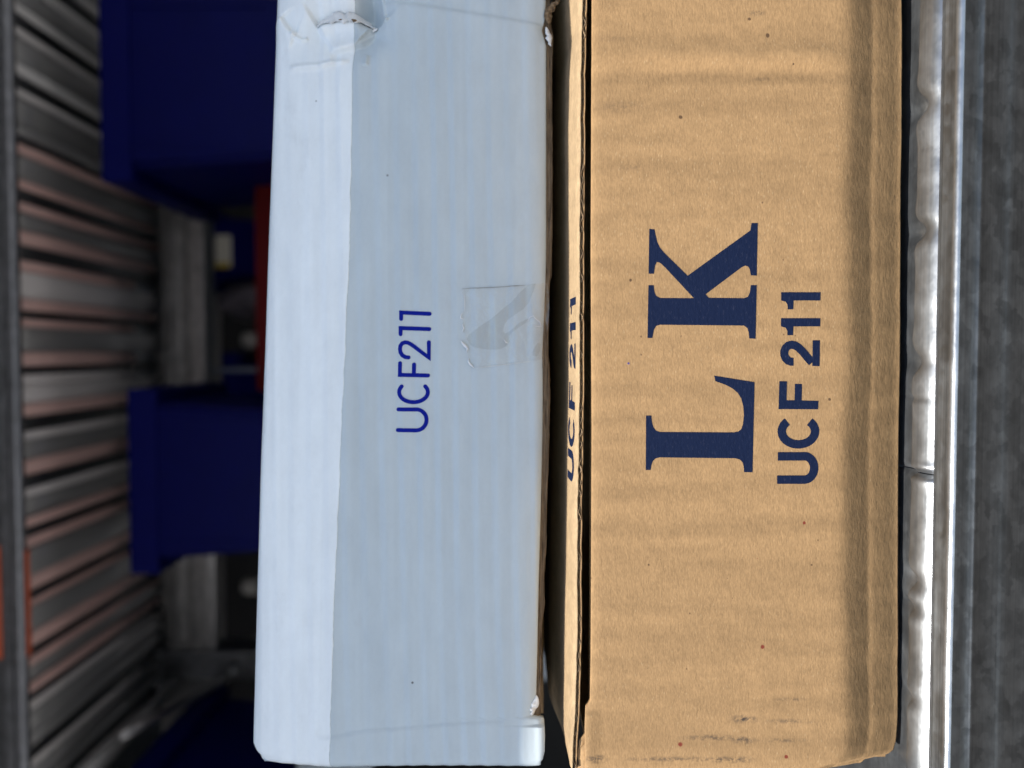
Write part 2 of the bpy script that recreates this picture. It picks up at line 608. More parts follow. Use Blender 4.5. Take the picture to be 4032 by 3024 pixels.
lip_panel(-0.30, seam - 0.00012, 'deck_lip')
lip_panel(seam + 0.00012, 0.30, 'deck_lip')

# beam: narrow ledge, rounded nose, upright face with a rib
bp = [(-0.0060, -0.0860), (-0.0074, -0.0830), (-0.0079, -0.0827), (-0.0092, -0.08255), (-0.0094, -0.08245), (-0.0097, -0.08245), (-0.0099, -0.08255), (-0.0131, -0.0826)]
for i in range(0, 9):
    a = math.radians(i * 11.25)
    bp.append((-0.0133 - 0.0012 * math.sin(a), -0.0838 + 0.0012 * math.cos(a)))
bp += [(-0.01452, -0.0850), (-0.01455, -0.0866), (-0.0148, -0.0869), (-0.01485, -0.0872), (-0.0146, -0.0875), (-0.01458, -0.0916), (-0.0147, -0.0921), (-0.0148, -0.0926),
       (-0.0148, -0.0936), (-0.01465, -0.0941), (-0.0146, -0.0990), (-0.0146, -0.1250), (-0.0100, -0.1255)]
bp = np.array(bp)
xb = np.linspace(-0.40, 0.40, 801)
P = np.zeros((len(xb), len(bp), 3))
P[..., 0] = xb[:, None]
P[..., 1] = bp[None, :, 0]
P[..., 2] = bp[None, :, 1] + 0.00003 * noise1(xb, 0.012, 9)[:, None]
grid_obj('beam_ledge', P[:, 7::-1], M['galv_ledge'], shelf)
grid_obj('beam_nose', P[:, 15:6:-1], M['galv_lip'], shelf)
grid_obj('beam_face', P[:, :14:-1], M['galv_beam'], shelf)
box('deck', (-0.30, 0.0608, -0.0860), (0.30, 0.22, ZD - 0.0010), M['galv'], shelf)

# ------------------------------------------------------------------ brown box
kb = thing('brown_box', (0.003, 0.085, -0.081), 'brown cardboard box printed L K, lying on the steel shelf edge', 'box')
XL = at(2900, 3052, 0.0).x
XR = 0.088
# edges of the front panel in world coordinates
def edge(tab, y=0.0):
    pts = [at(u, v, y) for u, v in tab]
    pts.sort(key=lambda p: p.x)
    return lerp_tab([(p.x, p.z) for p in pts])


k_top = edge([(2325, -300), (2325, 0), (2323, 500), (2321, 1000), (2325, 1700), (2323, 2200), (2321, 2600), (2318, 2762), (2309, 2777), (2300, 2788), (2297, 2860), (2296, 2960), (2300, 3030)])
k_bot = edge([(3568, -300), (3569, 0), (3568, 500), (3563, 1000), (3558, 1600), (3555, 2000), (3553, 2500), (3549, 2850), (3543, 2950), (3532, 2990), (3510, 3008), (3465, 3018), (3420, 3030), (3400, 3070)])
_kb, _kt = k_bot, k_top
k_top = lambda x: _kt(x) - 0.00035
k_bot = lambda x: _kb(x) * 1.0150                  # the lower edge turns under, so it lies a little deeper
zk_ref = lambda u: at(u, 1500, 0).z


def kraft_y(x, z):
    """depth of the brown front panel, metres (negative is nearer)"""
    x = np.asarray(x, float)
    z = np.asarray(z, float)
    zb = k_bot(x)
    zt = k_top(x)
    h = z - zb                                   # height above the lower edge
    wob = 0.0010 * noise1(x, 0.016, 21) + 0.0004 * noise1(x, 0.006, 22)
    # slopes dy/dz integrated upward: three turns toward the bottom edge
    ha = 0.0130 + 0.6 * wob                            # where the panel starts to turn under
    hb = 0.0070 + 0.20 * wob                     # the score line that catches the sun again

    def ramp_int(h, hi, lo, s, wa, wb_):         # integral of slope -s between lo and hi with soft ends
        return s * (wa * np.logaddexp(0, (hi - h) / wa) - wb_ * np.logaddexp(0, (lo - h) / wb_))
    y = ramp_int(h, ha, hb, 0.44, 0.0008, 0.00022)
    y = y + ramp_int(h, hb - 0.0006, 0.0048, 0.27, 0.0003, 0.0006) + ramp_int(h, 0.0048, 0.0006, 0.36, 0.0008, 0.0004)
    # upper edge rolls back a little
    d = zt - z
    y = y + 0.00035 * np.exp(-d / 0.0009)
    # slack of the board
    y = y + 0.00022 * noise2(x, z, 0.034, 0.030, 31) + 0.00004 * noise2(x, z, 0.006, 0.022, 32)
    y = y + 0.000018 * noise2(x, z, 0.0030, 0.035, 33)
    y = y + 0.000018 * noise2(x, z, 0.0016, 0.0022, 34)
    # upright crease near the right end
    xc = at(2900, 284, 0).x + 0.0004 * noise1(z, 0.012, 35)
    fade = sstep(zb + 0.010, zb + 0.020, z) * (1 - 0.5 * sstep(zt - 0.016, zt - 0.002, z))
    y = y + fade * (0.00040 * np.exp(-((x - xc) / 0.0016) ** 2) - 0.00062 * np.exp(-((x - xc - 0.0036) / 0.0022) ** 2))
    # corner tab at the left end stands a hair proud
    y = y - 0.0004 * sstep(XL + 0.014, XL + 0.0125, x) * sstep(zt - 0.004, zt, z)
    # left corner rounds back
    y = y + 0.0010 * np.exp(-(x - XL) / 0.0009)
    return y


nx_, nz_ = 620, 300
xk = np.linspace(XL, XR, nx_)
tk = np.linspace(0, 1, nz_)
Xg = np.repeat(xk[:, None], nz_, 1)
Zg = k_bot(xk)[:, None] * (1 - tk) + k_top(xk)[:, None] * tk
Yg = kraft_y(Xg, Zg)
P = np.stack([Xg, Yg, Zg], -1)
Bk = P.copy()
Bk[..., 1] += 0.0014
kfront = grid_obj('front_panel', P, M['kraft_front'], kb, back=Bk)

# the lid: two liners and the fluted core between them, lifted at the left
lid_edge = edge([(2294, -300), (2293, 0), (2286, 300), (2282, 1000), (2281, 1500), (2276, 1900), (2270, 2500), (2263, 2800), (2254, 2920), (2252, 3030)], 0.0006)
lid_back = edge([(2243, -300), (2243, 0), (2250, 120), (2253, 155), (2249, 200), (2243, 300), (2240, 500), (2242, 1000), (2241, 1500), (2234, 1900), (2225, 2500), (2220, 2750), (2217, 2850), (2225, 2920), (2238, 2990), (2246, 3030)], 0.012)


def lid_z(x, y):
    a = lid_edge(x)
    b = lid_back(x)
    t = (np.asarray(y) - 0.0006) / 0.0114
    tc = np.clip(t, 0, 1)
    z1 = a + (b - a) * (0.42 * (1 - np.exp(-tc / 0.07)) + 0.58 * tc)
    up = np.clip((np.asarray(y) - 0.012) / 0.03, 0, 1)
    return z1 + 0.0024 * up * up * (3 - 2 * up) + 0.00008 * noise2(x, y, 0.008, 0.006, 41)


xl = np.linspace(XL + 0.001, XR, 420)
yl = np.concatenate([np.linspace(0.0006, 0.014, 60), np.linspace(0.0155, 0.165, 60)])
Xg = np.repeat(xl[:, None], len(yl), 1)
Yg = np.repeat(yl[None, :], len(xl), 0)
Yg = Yg + (0.00016 * noise1(xl, 0.004, 43) + 0.0001 * noise1(xl, 0.0012, 44))[:, None] * np.exp(-(Yg - 0.0006) / 0.002)
Zg = lid_z(Xg, Yg)
P = np.stack([Xg, Yg, Zg], -1)
B = P.copy()
B[..., 2] -= 0.00022
lid = grid_obj('lid', P, M['kraft_lid'], kb, back=B)
TH = 0.00105
P2 = P[:, :40].copy()
P2[..., 2] -= TH - 0.00020
P2[..., 1] += 0.0002
B2 = P2.copy()
B2[..., 2] -= 0.00022
grid_obj('lid_liner', P2, M['kraft_plain'], lid, back=B2)
xf = np.linspace(XL + 0.0012, XR, 1600)
yf = np.array([0.0008, 0.0015, 0.004, 0.008])
Xg = np.repeat(xf[:, None], 4, 1)
Yg = np.repeat(yf[None, :], len(xf), 0) + (0.00025 * noise1(xf, 0.0015, 46))[:, None] * (Yg[:1, :4] * 0 + np.array([1, .3, 0, 0]))
amp = 0.00030 * (0.85 + 0.15 * noise1(xf, 0.01, 47))
ph = 2 * math.pi * xf / 0.0026 + 1.2 * noise1(xf, 0.009, 48)
Zg = lid_z(Xg, Yg) - 0.00052 + (amp * np.sin(ph))[:, None]
P3 = np.stack([Xg, Yg, Zg], -1)
B3 = P3.copy()
B3[..., 2] -= 0.00012
grid_obj('fluting', P3, M['core'], lid, back=B3)

# other walls of the brown box
zb0 = -0.0812
box('side_panel', (XL + 0.0002, 0.0075, zb0), (XL + 0.0016, 0.165, -0.0165), M['kraft_plain'], kb)
box('side_panel', (XR - 0.0016, 0.0075, zb0), (XR - 0.0002, 0.165, -0.0165), M['kraft_plain'], kb)
box('back_panel', (XL + 0.002, 0.1636, zb0), (XR - 0.002, 0.165, -0.0165), M['kraft_plain'], kb)
box('bottom_panel', (XL + 0.004, 0.0095, zb0 - 0.0006), (XR - 0.002, 0.163, zb0 + 0.0006), M['kraft_plain'], kb)
# dark inner tuck wall behind the slot, and layered corner tabs at the left end
box('inner_panel', (XL + 0.004, 0.0062, -0.075), (XR - 0.004, 0.0076, -0.0166), M['kraft_plain'], kb)
for i, (v0, v1, uu, yy) in enumerate(((2872, 3040, 2276, 0.0012), (2905, 3040, 2287, 0.0003))):
    x0 = at(2280, v1, yy).x
    x1 = at(2280, v0, yy).x
    zt = at(uu, 2950, yy).z
    n = 26
    xs_ = np.linspace(x0, x1, n)
    top = zt - 0.0016 * sstep(x1 - 0.003, x1, xs_) ** 1.2 + 0.0002 * noise1(xs_, 0.002, 50 + i)
    Pt = np.zeros((n, 5, 3))
    for j in range(5):
        Pt[:, j, 0] = xs_
        Pt[:, j, 1] = yy + 0.0003 * (4 - j) / 4 + 0.00025 * noise1(xs_, 0.004, 60 + i)
        Pt[:, j, 2] = top - 0.005 * (4 - j) / 4
    Bt = Pt.copy()
    Bt[..., 1] += 0.0006
    grid_obj('corner_tab', Pt, M['kraft_plain'], kb, back=Bt)


# ------------------------------------------------------------------ lettering
def stroke_poly(pts, wd, cap='butt', ncap=10):
    """outline of a thick polyline (2D)"""
    pts = [np.array(p, float) for p in pts]
    n = len(pts)
    L, R = [], []
    for i in range(n):
        if i == 0:
            d = pts[1] - pts[0]
        elif i == n - 1:
            d = pts[-1] - pts[-2]
        else:
            a = pts[i] - pts[i - 1]
            b = pts[i + 1] - pts[i]
            d = a / np.linalg.norm(a) + b / np.linalg.norm(b)
        d = d / np.linalg.norm(d)
        nrm = np.array([-d[1], d[0]])
        k_ = 1.0
        if 0 < i < n - 1:
            a = pts[i] - pts[i - 1]
            a = a / np.linalg.norm(a)
            k_ = 1 / max(0.5, abs(np.dot(nrm, np.array([-a[1], a[0]]))))
        L.append(pts[i] + nrm * wd / 2 * k_)
        R.append(pts[i] - nrm * wd / 2 * k_)
    out = list(L)
    if cap == 'round':
        d = pts[-1] - pts[-2]
        a0 = math.atan2(d[1], d[0])
        out += [pts[-1] + wd / 2 * np.array([math.cos(a0 + math.pi / 2 - math.pi * i / ncap), math.sin(a0 + math.pi / 2 - math.pi * i / ncap)]) for i in range(1, ncap)]
    out += R[::-1]
    if cap == 'round':
        d = pts[0] - pts[1]
        a0 = math.atan2(d[1], d[0])
        out += [pts[0] + wd / 2 * np.array([math.cos(a0 + math.pi / 2 - math.pi * i / ncap), math.sin(a0 + math.pi / 2 - math.pi * i / ncap)]) for i in range(1, ncap)]
    return out


def arc(cx, cy, rx, ry, a0, a1, n=22):
    return [(cx + rx * math.cos(math.radians(a0 + (a1 - a0) * i / n)), cy + ry * math.sin(math.radians(a0 + (a1 - a0) * i / n))) for i in range(n + 1)]


def print_mesh(name, polys, to_xz, surf, mat, parent, off=0.00005, cell=0.0012):
    """flat print laid on a panel: polys in sheet units, to_xz -> panel coordinates, surf(x, z) -> depth"""
    bm = bmesh.new()
    for li, poly in enumerate(polys):
        vs = []
        last = None
        for p in poly:
            a, b = to_xz(p)
            if last and abs(a - last[0]) + abs(b - last[1]) < 1e-7:
                continue
            last = (a, b)
            vs.append(bm.verts.new((a, -li * 0.000002, b)))
        for tri in tessellate_polygon([[Vector((v.co.x * 1000, v.co.z * 1000, 0)) for v in vs]]):
            bm.faces.new([vs[i] for i in tri])
    xs_ = [v.co.x for v in bm.verts]
    zs_ = [v.co.z for v in bm.verts]
    for ax, lo, hi in ((0, min(xs_), max(xs_)), (2, min(zs_), max(zs_))):
        c = lo + cell
        while c < hi:
            pl = Vector((0, 0, 0))
            pl[ax] = c
            no = Vector((0, 0, 0))
            no[ax] = 1
            bmesh.ops.bisect_plane(bm, geom=bm.verts[:] + bm.edges[:] + bm.faces[:], plane_co=pl, plane_no=no)
            c += cell
    vs = list(bm.verts)
    X_ = np.array([v.co.x for v in vs])
    Y_ = np.array([v.co.y for v in vs])
    Z_ = np.array([v.co.z for v in vs])
    q = surf(X_, Z_, off, Y_)
    for v, c in zip(vs, q):
        v.co = c
    bmesh.ops.recalc_face_normals(bm, faces=bm.faces[:])
    return bm_obj(name, bm, mat, parent, smooth=True)


def z8(p):                                       # sheet units of the big print -> brown front panel
    q = at(2200 + p[0] * 0.8282, 800 + p[1] * 0.8282, 0)
    return q.x, q.z


def on_kraft(x, z, off, dy):
    return np.stack([x, kraft_y(x, z) - off + dy, z], -1)


L_ = [(415, 1010), (440, 1010), (443, 1040), (450, 1065), (462, 1081), (480, 1088), (830, 1090), (853, 1086), (868, 1074), (876, 1050), (880, 1010), (877, 965),
      (867, 928), (851, 902), (826, 881), (792, 863), (744, 846), (738, 820), (930, 851), (922, 1280), (882, 1279), (880, 1252), (874, 1232), (862, 1219), (840, 1213),
      (480, 1209), (460, 1214), (446, 1229), (440, 1250), (437, 1269), (414, 1269)]
K_ = [(422, 641), (426, 390), (451, 390), (454, 420), (463, 441), (482, 451), (642, 452), (505, 305), (484, 285), (466, 279), (457, 298), (452, 336), (427, 335),
      (430, 122), (455, 125), (460, 152), (468, 186), (481, 212), (500, 235), (612, 345), (910, 130), (915, 95), (945, 95), (940, 345), (912, 343), (908, 317),
      (900, 302), (886, 297), (866, 307), (698, 433), (712, 450), (880, 452), (898, 446), (908, 424), (912, 390), (940, 390), (935, 645), (905, 643), (903, 617),
      (897, 595), (880, 582), (482, 578), (462, 584), (451, 605), (445, 641)]
print_mesh('printed_letter', [L_], z8, on_kraft, M['ink_kraft'], kfront)
print_mesh('printed_letter', [K_], z8, on_kraft, M['ink_kraft'], kfront)
W = 40
BOLD = {
    'U': [stroke_poly([(1039, 1315), (1168, 1315)] + arc(1168, 1259, 47, 56, 90, -90)[1:-1] + [(1168, 1204), (1042, 1204)], W)],
    'C': [stroke_poly(arc(1139, 1085, 79, 62, -48, 228, 40), W)],
    'F': [[(1044, 979), (1048, 846), (1084, 847), (1082, 937), (1120, 937), (1122, 859), (1155, 860), (1154, 938), (1234, 940), (1232, 980)]],
    '2': [stroke_poly([(1115, 754), (1104, 754), (1090, 749), (1078, 738), (1071, 722), (1071, 704), (1078, 688), (1090, 677), (1106, 673), (1122, 676), (1140, 688),
                       (1160, 708), (1182, 735), (1203, 758)], 38), [(1204, 774), (1206, 652), (1240, 652), (1239, 775)]],
    'i': [[(1055, 547), (1242, 547), (1241, 586), (1114, 586), (1112, 628), (1086, 628), (1085, 606), (1077, 592), (1055, 586)]],
    'I': [[(1056, 424), (1243, 424), (1242, 463), (1115, 463), (1113, 505), (1087, 505), (1086, 483), (1078, 469), (1056, 463)]],
}
for ch in 'UCF2iI':
    print_mesh('printed_letter' if ch in 'UCF' else 'printed_digit', BOLD[ch], z8, on_kraft, M['ink_kraft'], kfront)


# the same code on the lid, seen along the sheet
def lid_map(p):
    q = at(2260, 1170 + (p[1] - 424) * (1900 - 1170) / (1335 - 424), 0.004)
    depth = 0.0024 + (1240 - p[0]) / 200 * 0.0092
    return q.x, depth


def on_lid(x, y, off, dy):
    return np.stack([x, y, lid_z(x, y) + off - dy], -1)


for ch in 'UCF2iI':
    print_mesh('printed_letter' if ch in 'UCF' else 'printed_digit', BOLD[ch], lid_map, on_lid, M['ink_kraft'], lid)

# ------------------------------------------------------------------ white box
WY, WK = 0.0125, 0.047                            # front plane y = WY + WK x: its left end stands nearer
wb = thing('white_box', (0, 0.09, -0.0085), 'white cardboard box printed UCF211 with a crushed corner, lying on the brown box', 'box')


def wp(u, v):
    return at_plane(u, v, WY, WK)


def wedge(tab):
    pts = sorted([wp(u, v) for u, v in tab], key=lambda p: p.x)
    return lerp_tab([(p.x, p.z) for p in pts])


w_top = wedge([(1110, -300), (1097, 0), (1086, 300), (1072, 640), (1059, 1000), (1047, 1400), (1029, 1900), (1018, 2300), (1004, 2900), (1003, 2960), (1012, 2985), (1030, 3004)])
w_bot = wedge([(2150, -300), (2150, 0), (2145, 70), (2135, 110), (2152, 170), (2152, 500), (2152, 900), (2150, 1150), (2142, 1400), (2138, 1700), (2128, 2100), (2122, 2300), (2116, 2600),
               (2112, 2760), (2106, 2800), (2100, 2826), (2101, 2829), (2140, 2836), (2144, 2850), (2146, 2900), (2145, 2960), (2138, 2995), (2130, 3004)])
_wt = w_top
w_top = lambda x: _wt(x) * 1.027                  # the upper edge lies a little deeper than the plane
w_crease = wedge([(1400, -300), (1394, 0), (1391, 200), (1378, 1000), (1350, 1600), (1320, 2300), (1301, 2950), (1299, 3100)])
WXL = wp(1500, 3028).x
WXR = 0.095


def seg_dist(x, z, pts):
    """signed distance to a polyline and fraction along it (arrays)"""
    best = np.full(np.shape(x), 1e9)
    sgn = np.zeros(np.shape(x))
    frac = np.zeros(np.shape(x))
    ls = [math.hypot(pts[i + 1][0] - pts[i][0], pts[i + 1][1] - pts[i][1]) for i in range(len(pts) - 1)]
    tot, acc = sum(ls), 0
    for i in range(len(pts) - 1):
        (ax, az), (bx, bz) = pts[i], pts[i + 1]
        dx, dz = bx - ax, bz - az
        t = np.clip(((x - ax) * dx + (z - az) * dz) / (ls[i] ** 2), 0, 1)
        ex, ez = x - ax - t * dx, z - az - t * dz
        d = np.hypot(ex, ez)
        m = d < best
        best = np.where(m, d, best)
        sgn = np.where(m, np.sign(dx * ez - dz * ex), sgn)
        frac = np.where(m, (acc + t * ls[i]) / tot, frac)
        acc += ls[i]
    return best * sgn, frac


def wline(tab):
    return [(p.x, p.z) for p in (wp(u, v) for u, v in tab)]


CR = {
    'fold_left': wline([(1094, 45), (1112, 78), (1135, 108), (1165, 120)]),
    'fold_left2': wline([(1140, 118), (1160, 138), (1183, 150), (1210, 142)]),
    'tear': wline([(1236, 100), (1262, 84), (1300, 74), (1350, 70), (1400, 70), (1440, 78), (1466, 92), (1478, 108)]),
    'swoop': wline([(1480, 105), (1462, 135), (1425, 168), (1385, 184), (1330, 198), (1290, 206)]),
    'streak': wline([(1125, 262), (1180, 258), (1260, 256), (1300, 246), (1380, 236)]),
    'upright': wline([(1498, -60), (1500, 0), (1508, 50), (1520, 80)]),
    'pocket': wline([(1445, -60), (1450, 0), (1458, 40), (1470, 80)]),
    'seam': wline([(1500, 5), (1600, 12), (1800, 40), (2000, 70), (2150, 95)]),
    'leftseam': wline([(1240, 2905), (1310, 2900), (1450, 2875), (1600, 2868), (1800, 2850), (2000, 2842)]),
    'glint': wline([(1445, 210), (1438, 262)]),
}


def white_y(x, z):
    x = np.asarray(x, float)
    z = np.asarray(z, float)
    base = WY + WK * x
    zt, zb, zc = w_top(x), w_bot(x), w_crease(x)
    # above the long crease the board leans back to the light
    wob = 0.00012 * noise1(x, 0.004, 70)
    d = z - (zc + wob)
    wd = 0.00016
    y = 0.16 * wd * np.logaddexp(0, np.clip(d / wd, -60, 300)) - 0.02 * (z - 0.02)
    # rounded upper edge
    e = zt - z
    rw = 0.0008 + 0.0016 * sstep(-0.03, -0.075, x)
    y = y + 0.0016 * np.exp(-np.maximum(e, 0) / rw) + 0.0008 * np.exp(-np.maximum(e, 0) / 0.0003)
    # rolled lower edge
    b = z - zb
    y = y + 0.0012 * np.exp(-np.maximum(b, 0) / 0.0011) * (1 - 0.0 * x)
    ear = sstep(WXL + 0.0095, WXL + 0.0089, x)
    y = y - ear * 0.0011 * np.exp(-np.maximum(b, 0) / 0.0028)
    # flutes run along the box
    tilt = z - 0.018 * x
    ph_ = 2 * math.pi * tilt / 0.0041 + 0.9 * noise2(x, z, 0.05, 0.012, 71)
    y = y + 0.00013 * (np.sin(ph_) + 0.28 * np.sin(2 * ph_)) * (0.6 + 0.4 * noise2(x, z, 0.03, 0.008, 72))
    y = y + 0.00026 * noise2(x, z, 0.045, 0.022, 73) + 0.00005 * noise2(x, z, 0.007, 0.005, 74)

    def crease(name, amp, width, kind, taper=0.15):
        dd, fr_ = seg_dist(x, z, CR[name])
        tp = sstep(0, taper, fr_) * (1 - sstep(1 - taper, 1, fr_))
        if kind == 'ridge':
            return -amp * np.exp(-(dd / width) ** 2) * tp
        if kind == 'valley':
            return amp * np.exp(-(dd / width) ** 2) * tp
        return amp * np.tanh(dd / width) * np.exp(-(dd / (width * 7)) ** 2) * tp

    near = (x > 0.045)
    if np.any(near):
        c = 0
        # the crushed corner: a shallow dish, torn along its upper rim
        p = wp(1345, 118)
        dish = np.exp(-(((x - p.x) / 0.0042) ** 2 + ((z - p.z) / 0.0085) ** 2))
        c = c + 0.0026 * dish
        p = wp(1455, 15)
        c = c + 0.0048 * np.exp(-(((x - p.x) / 0.0052) ** 2 + ((z - p.z) / 0.0026) ** 2))
        p = wp(1160, 40)
        c = c - 0.0006 * np.exp(-(((x - p.x) / 0.005) ** 2 + ((z - p.z) / 0.004) ** 2))
        c = c + crease('fold_left', 0.0010, 0.0004, 'step') + crease('fold_left2', 0.0007, 0.00045, 'ridge')
        c = c + crease('tear', 0.0018, 0.0006, 'step', 0.08)
        c = c + crease('swoop', 0.0010, 0.0005, 'step') + crease('streak', 0.0008, 0.0007, 'ridge')
        c = c + crease('upright', 0.0011, 0.0006, 'ridge', 0.05) + crease('pocket', 0.0003, 0.0005, 'step', 0.05)
        c = c + crease('seam', 0.00030, 0.0005, 'step', 0.03) + crease('glint', 0.0006, 0.0006, 'ridge', 0.2)
        y = y + np.where(near, c, 0)
    far = (x < -0.055)
    if np.any(far):
        y = y + np.where(far, crease('leftseam', 0.00015, 0.0004, 'step', 0.05), 0)
    y = y + 0.0014 * np.exp(-(x - WXL) / 0.0009)
    return base + y


xw = np.unique(np.concatenate([np.linspace(WXL, 0.045, 470), np.linspace(0.045, WXR, 330), np.linspace(WXL + 0.0085, WXL + 0.0100, 24)]))
tw = np.unique(np.concatenate([np.linspace(0, 1, 330), np.linspace(0.72, 0.80, 120)]))
Xg = np.repeat(xw[:, None], len(tw), 1)
Zg = w_bot(xw)[:, None] * (1 - tw) + w_top(xw)[:, None] * tw
P = np.stack([Xg, white_y(Xg, Zg), Zg], -1)
B = P.copy()
B[..., 1] += 0.0012
wfront = grid_obj('front_panel', P, M['white_board'], wb, back=B)
k = white_nodes('paler white strip', (0.885, 0.93, 0.945))
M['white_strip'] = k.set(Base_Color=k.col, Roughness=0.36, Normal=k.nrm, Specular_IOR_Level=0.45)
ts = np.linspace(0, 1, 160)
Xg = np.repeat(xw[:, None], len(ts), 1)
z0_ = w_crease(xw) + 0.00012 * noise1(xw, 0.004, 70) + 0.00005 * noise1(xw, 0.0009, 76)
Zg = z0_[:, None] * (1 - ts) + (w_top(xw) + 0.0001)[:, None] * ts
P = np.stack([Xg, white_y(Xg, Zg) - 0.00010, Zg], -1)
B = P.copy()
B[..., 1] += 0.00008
grid_obj('top_strip', P, M['white_strip'], wfront, back=B)  # thin overlay above the crease, paler than the board
# remaining panels, following the slight turn and lean of the box
def wbox(name, x0, x1, d0, d1, fz0, fz1, mat, parent=wb, n=24):
    xs_ = np.linspace(x0, x1, n)
    pts = []
    for dd in (d0, d1):
        for fz in (fz0, fz1):
            pts.append(np.stack([xs_ - WK * dd, WY + WK * xs_ + dd, fz(xs_)], -1))
    a, b_, c, d_ = pts
    ring = np.stack([a, b_, d_, c, a], 1)
    o = grid_obj(name, ring[:, ::-1], mat, parent, smooth=False)
    return o


wbox('top_panel', WXL + 0.001, WXR, 0.0070, 0.150, lambda x: w_top(x) - 0.0026, lambda x: w_top(x) - 0.0014, M['white_board'])
wbox('side_panel', WXL + 0.0004, WXL + 0.0016, 0.0030, 0.150, lambda x: w_bot(x * 0 - 0.05) + 0.005, lambda x: w_top(x) - 0.0012, M['white_board'], n=2)
wbox('side_panel', WXR - 0.0016, WXR - 0.0004, 0.0030, 0.150, lambda x: w_bot(x) + 0.001, lambda x: w_top(x) - 0.0012, M['white_board'], n=2)
wbox('back_panel', WXL + 0.001, WXR, 0.1486, 0.150, lambda x: w_bot(x * 0 - 0.02) + 0.001, lambda x: w_top(x) - 0.0012, M['white_board'])
# raw edge of the tucked bottom flap
w_flap = wedge([(2170, -300), (2168, 60), (2180, 130), (2176, 300), (2178, 600), (2177, 900), (2174, 1080), (2166, 1110), (2163, 1250), (2160, 1400), (2166, 1440), (2168, 1560), (2163, 1800), (2155, 2000),
                (2153, 2150), (2144, 2300), (2147, 2380), (2136, 2480), (2134, 2600), (2132, 2820), (2120, 2850)])
xs_ = np.linspace(WXL + 0.009, WXR, 420)
ys_ = np.concatenate([np.linspace(0, 1, 9) * 0.0006, [0.004, 0.02, 0.145]])
n_ = len(ys_)
Pf = np.zeros((len(xs_), n_ + 6, 3))
lo = w_flap(xs_) + 0.00006 * noise1(xs_, 0.0012, 81)
hi = w_bot(xs_ * 1.0) + 0.0012
hi = np.maximum(hi, lo + 0.0009)
fy = WY + WK * xs_ + 0.0019 + 0.00022 * noise1(xs_, 0.011, 82)
for j in range(7):
    t = j / 6
    Pf[:, j, 0] = xs_
    Pf[:, j, 1] = fy + 0.00025 * (1 - t) ** 3 + 0.00009 * noise2(xs_, xs_ * 0 + t, 0.010, 0.17, 83)
    Pf[:, j, 2] = lo * (1 - t) + hi * t
Pf = Pf[:, :7]
Bf = Pf.copy()
Bf[..., 1] += 0.02
Bf[..., 2] = np.maximum(Bf[..., 2], lo[:, None] + 0.0003)
wflap = grid_obj('bottom_flap', Pf, M['core_long'], wb, back=Bf)
wbox('bottom_panel', WXL + 0.004, WXR - 0.002, 0.021, 0.148, lambda x: w_flap(x * 0 + 0.0) + 0.0004, lambda x: w_flap(x * 0 + 0.0) + 0.0016, M['kraft_plain'])

# torn paper along the crushed rim and at both lower corners
def ragged(name, line, w0, w1, off, mat, seed, jag=0.0002):
    n = 60
    pts = np.array(line)
    ds = np.r_[0, np.cumsum(np.hypot(*np.diff(pts, axis=0).T))]
    s = np.linspace(0, ds[-1], n)
    cx, cz = np.interp(s, ds, pts[:, 0]), np.interp(s, ds, pts[:, 1])
    tx, tz = np.gradient(cx), np.gradient(cz)
    ln = np.hypot(tx, tz)
    nx2, nz2 = -tz / ln, tx / ln
    f = np.sin(np.linspace(0, 1, n) * math.pi) ** 0.5
    a = w0 * f + jag * noise1(s, 0.0005, seed) * f
    b = w1 * f + jag * noise1(s, 0.0007, seed + 1) * f
    G = np.zeros((n, 4, 3))
    for j in range(4):
        t = j / 3
        q = a * (1 - t) + b * t
        G[:, j, 0] = cx + nx2 * q
        G[:, j, 2] = cz + nz2 * q
        G[:, j, 1] = white_y(G[:, j, 0], G[:, j, 2]) - off - 0.0003 * math.sin(t * math.pi) * f + 0.00012 * noise1(s, 0.0006, seed + 2 + j)
    Bq = G.copy()
    Bq[..., 1] += 0.00015
    return grid_obj(name, G, mat, wfront, back=Bq)


ragged('torn_paper', wline([(1240, 96), (1270, 84), (1320, 78), (1380, 80), (1430, 82), (1468, 96)]), -0.0006, 0.0022, 0.0008, M['torn_white'], 90, 0.0004)
ragged('torn_paper', wline([(1330, 74), (1345, 70), (1352, 80)]), -0.0004, 0.0005, 0.0008, M['core'], 94)
ragged('torn_paper', wline([(1384, 74), (1398, 78), (1392, 90)]), -0.0005, 0.0006, 0.0008, M['core'], 97)
ragged('torn_paper', wline([(1450, 88), (1472, 100), (1462, 114)]), -0.0003, 0.0004, 0.0005, M['torn_white'], 99)
ragged('torn_paper', wline([(2205, -10), (2178, 20), (2166, 50), (2164, 88)]), -0.0013, 0.0004, 0.0004, M['core'], 102, 0.0003)
ragged('torn_paper', wline([(2150, 96), (2160, 110), (2168, 140), (2172, 172)]), -0.0008, 0.0004, 0.0003, M['torn_white'], 105, 0.0003)
ragged('torn_paper', wline([(2112, 2748), (2106, 2775), (2098, 2800), (2094, 2826)]), -0.0004, 0.0008, 0.0002, M['torn_white'], 108, 0.0003)

# code printed on the white face
def zw(p):
    q = wp(1400 + p[0] * 0.5425, 1000 + p[1] * 0.5425)
    return q.x, q.z


def on_white(x, z, off, dy):
    return np.stack([x, white_y(x, z) - off + dy, z], -1)


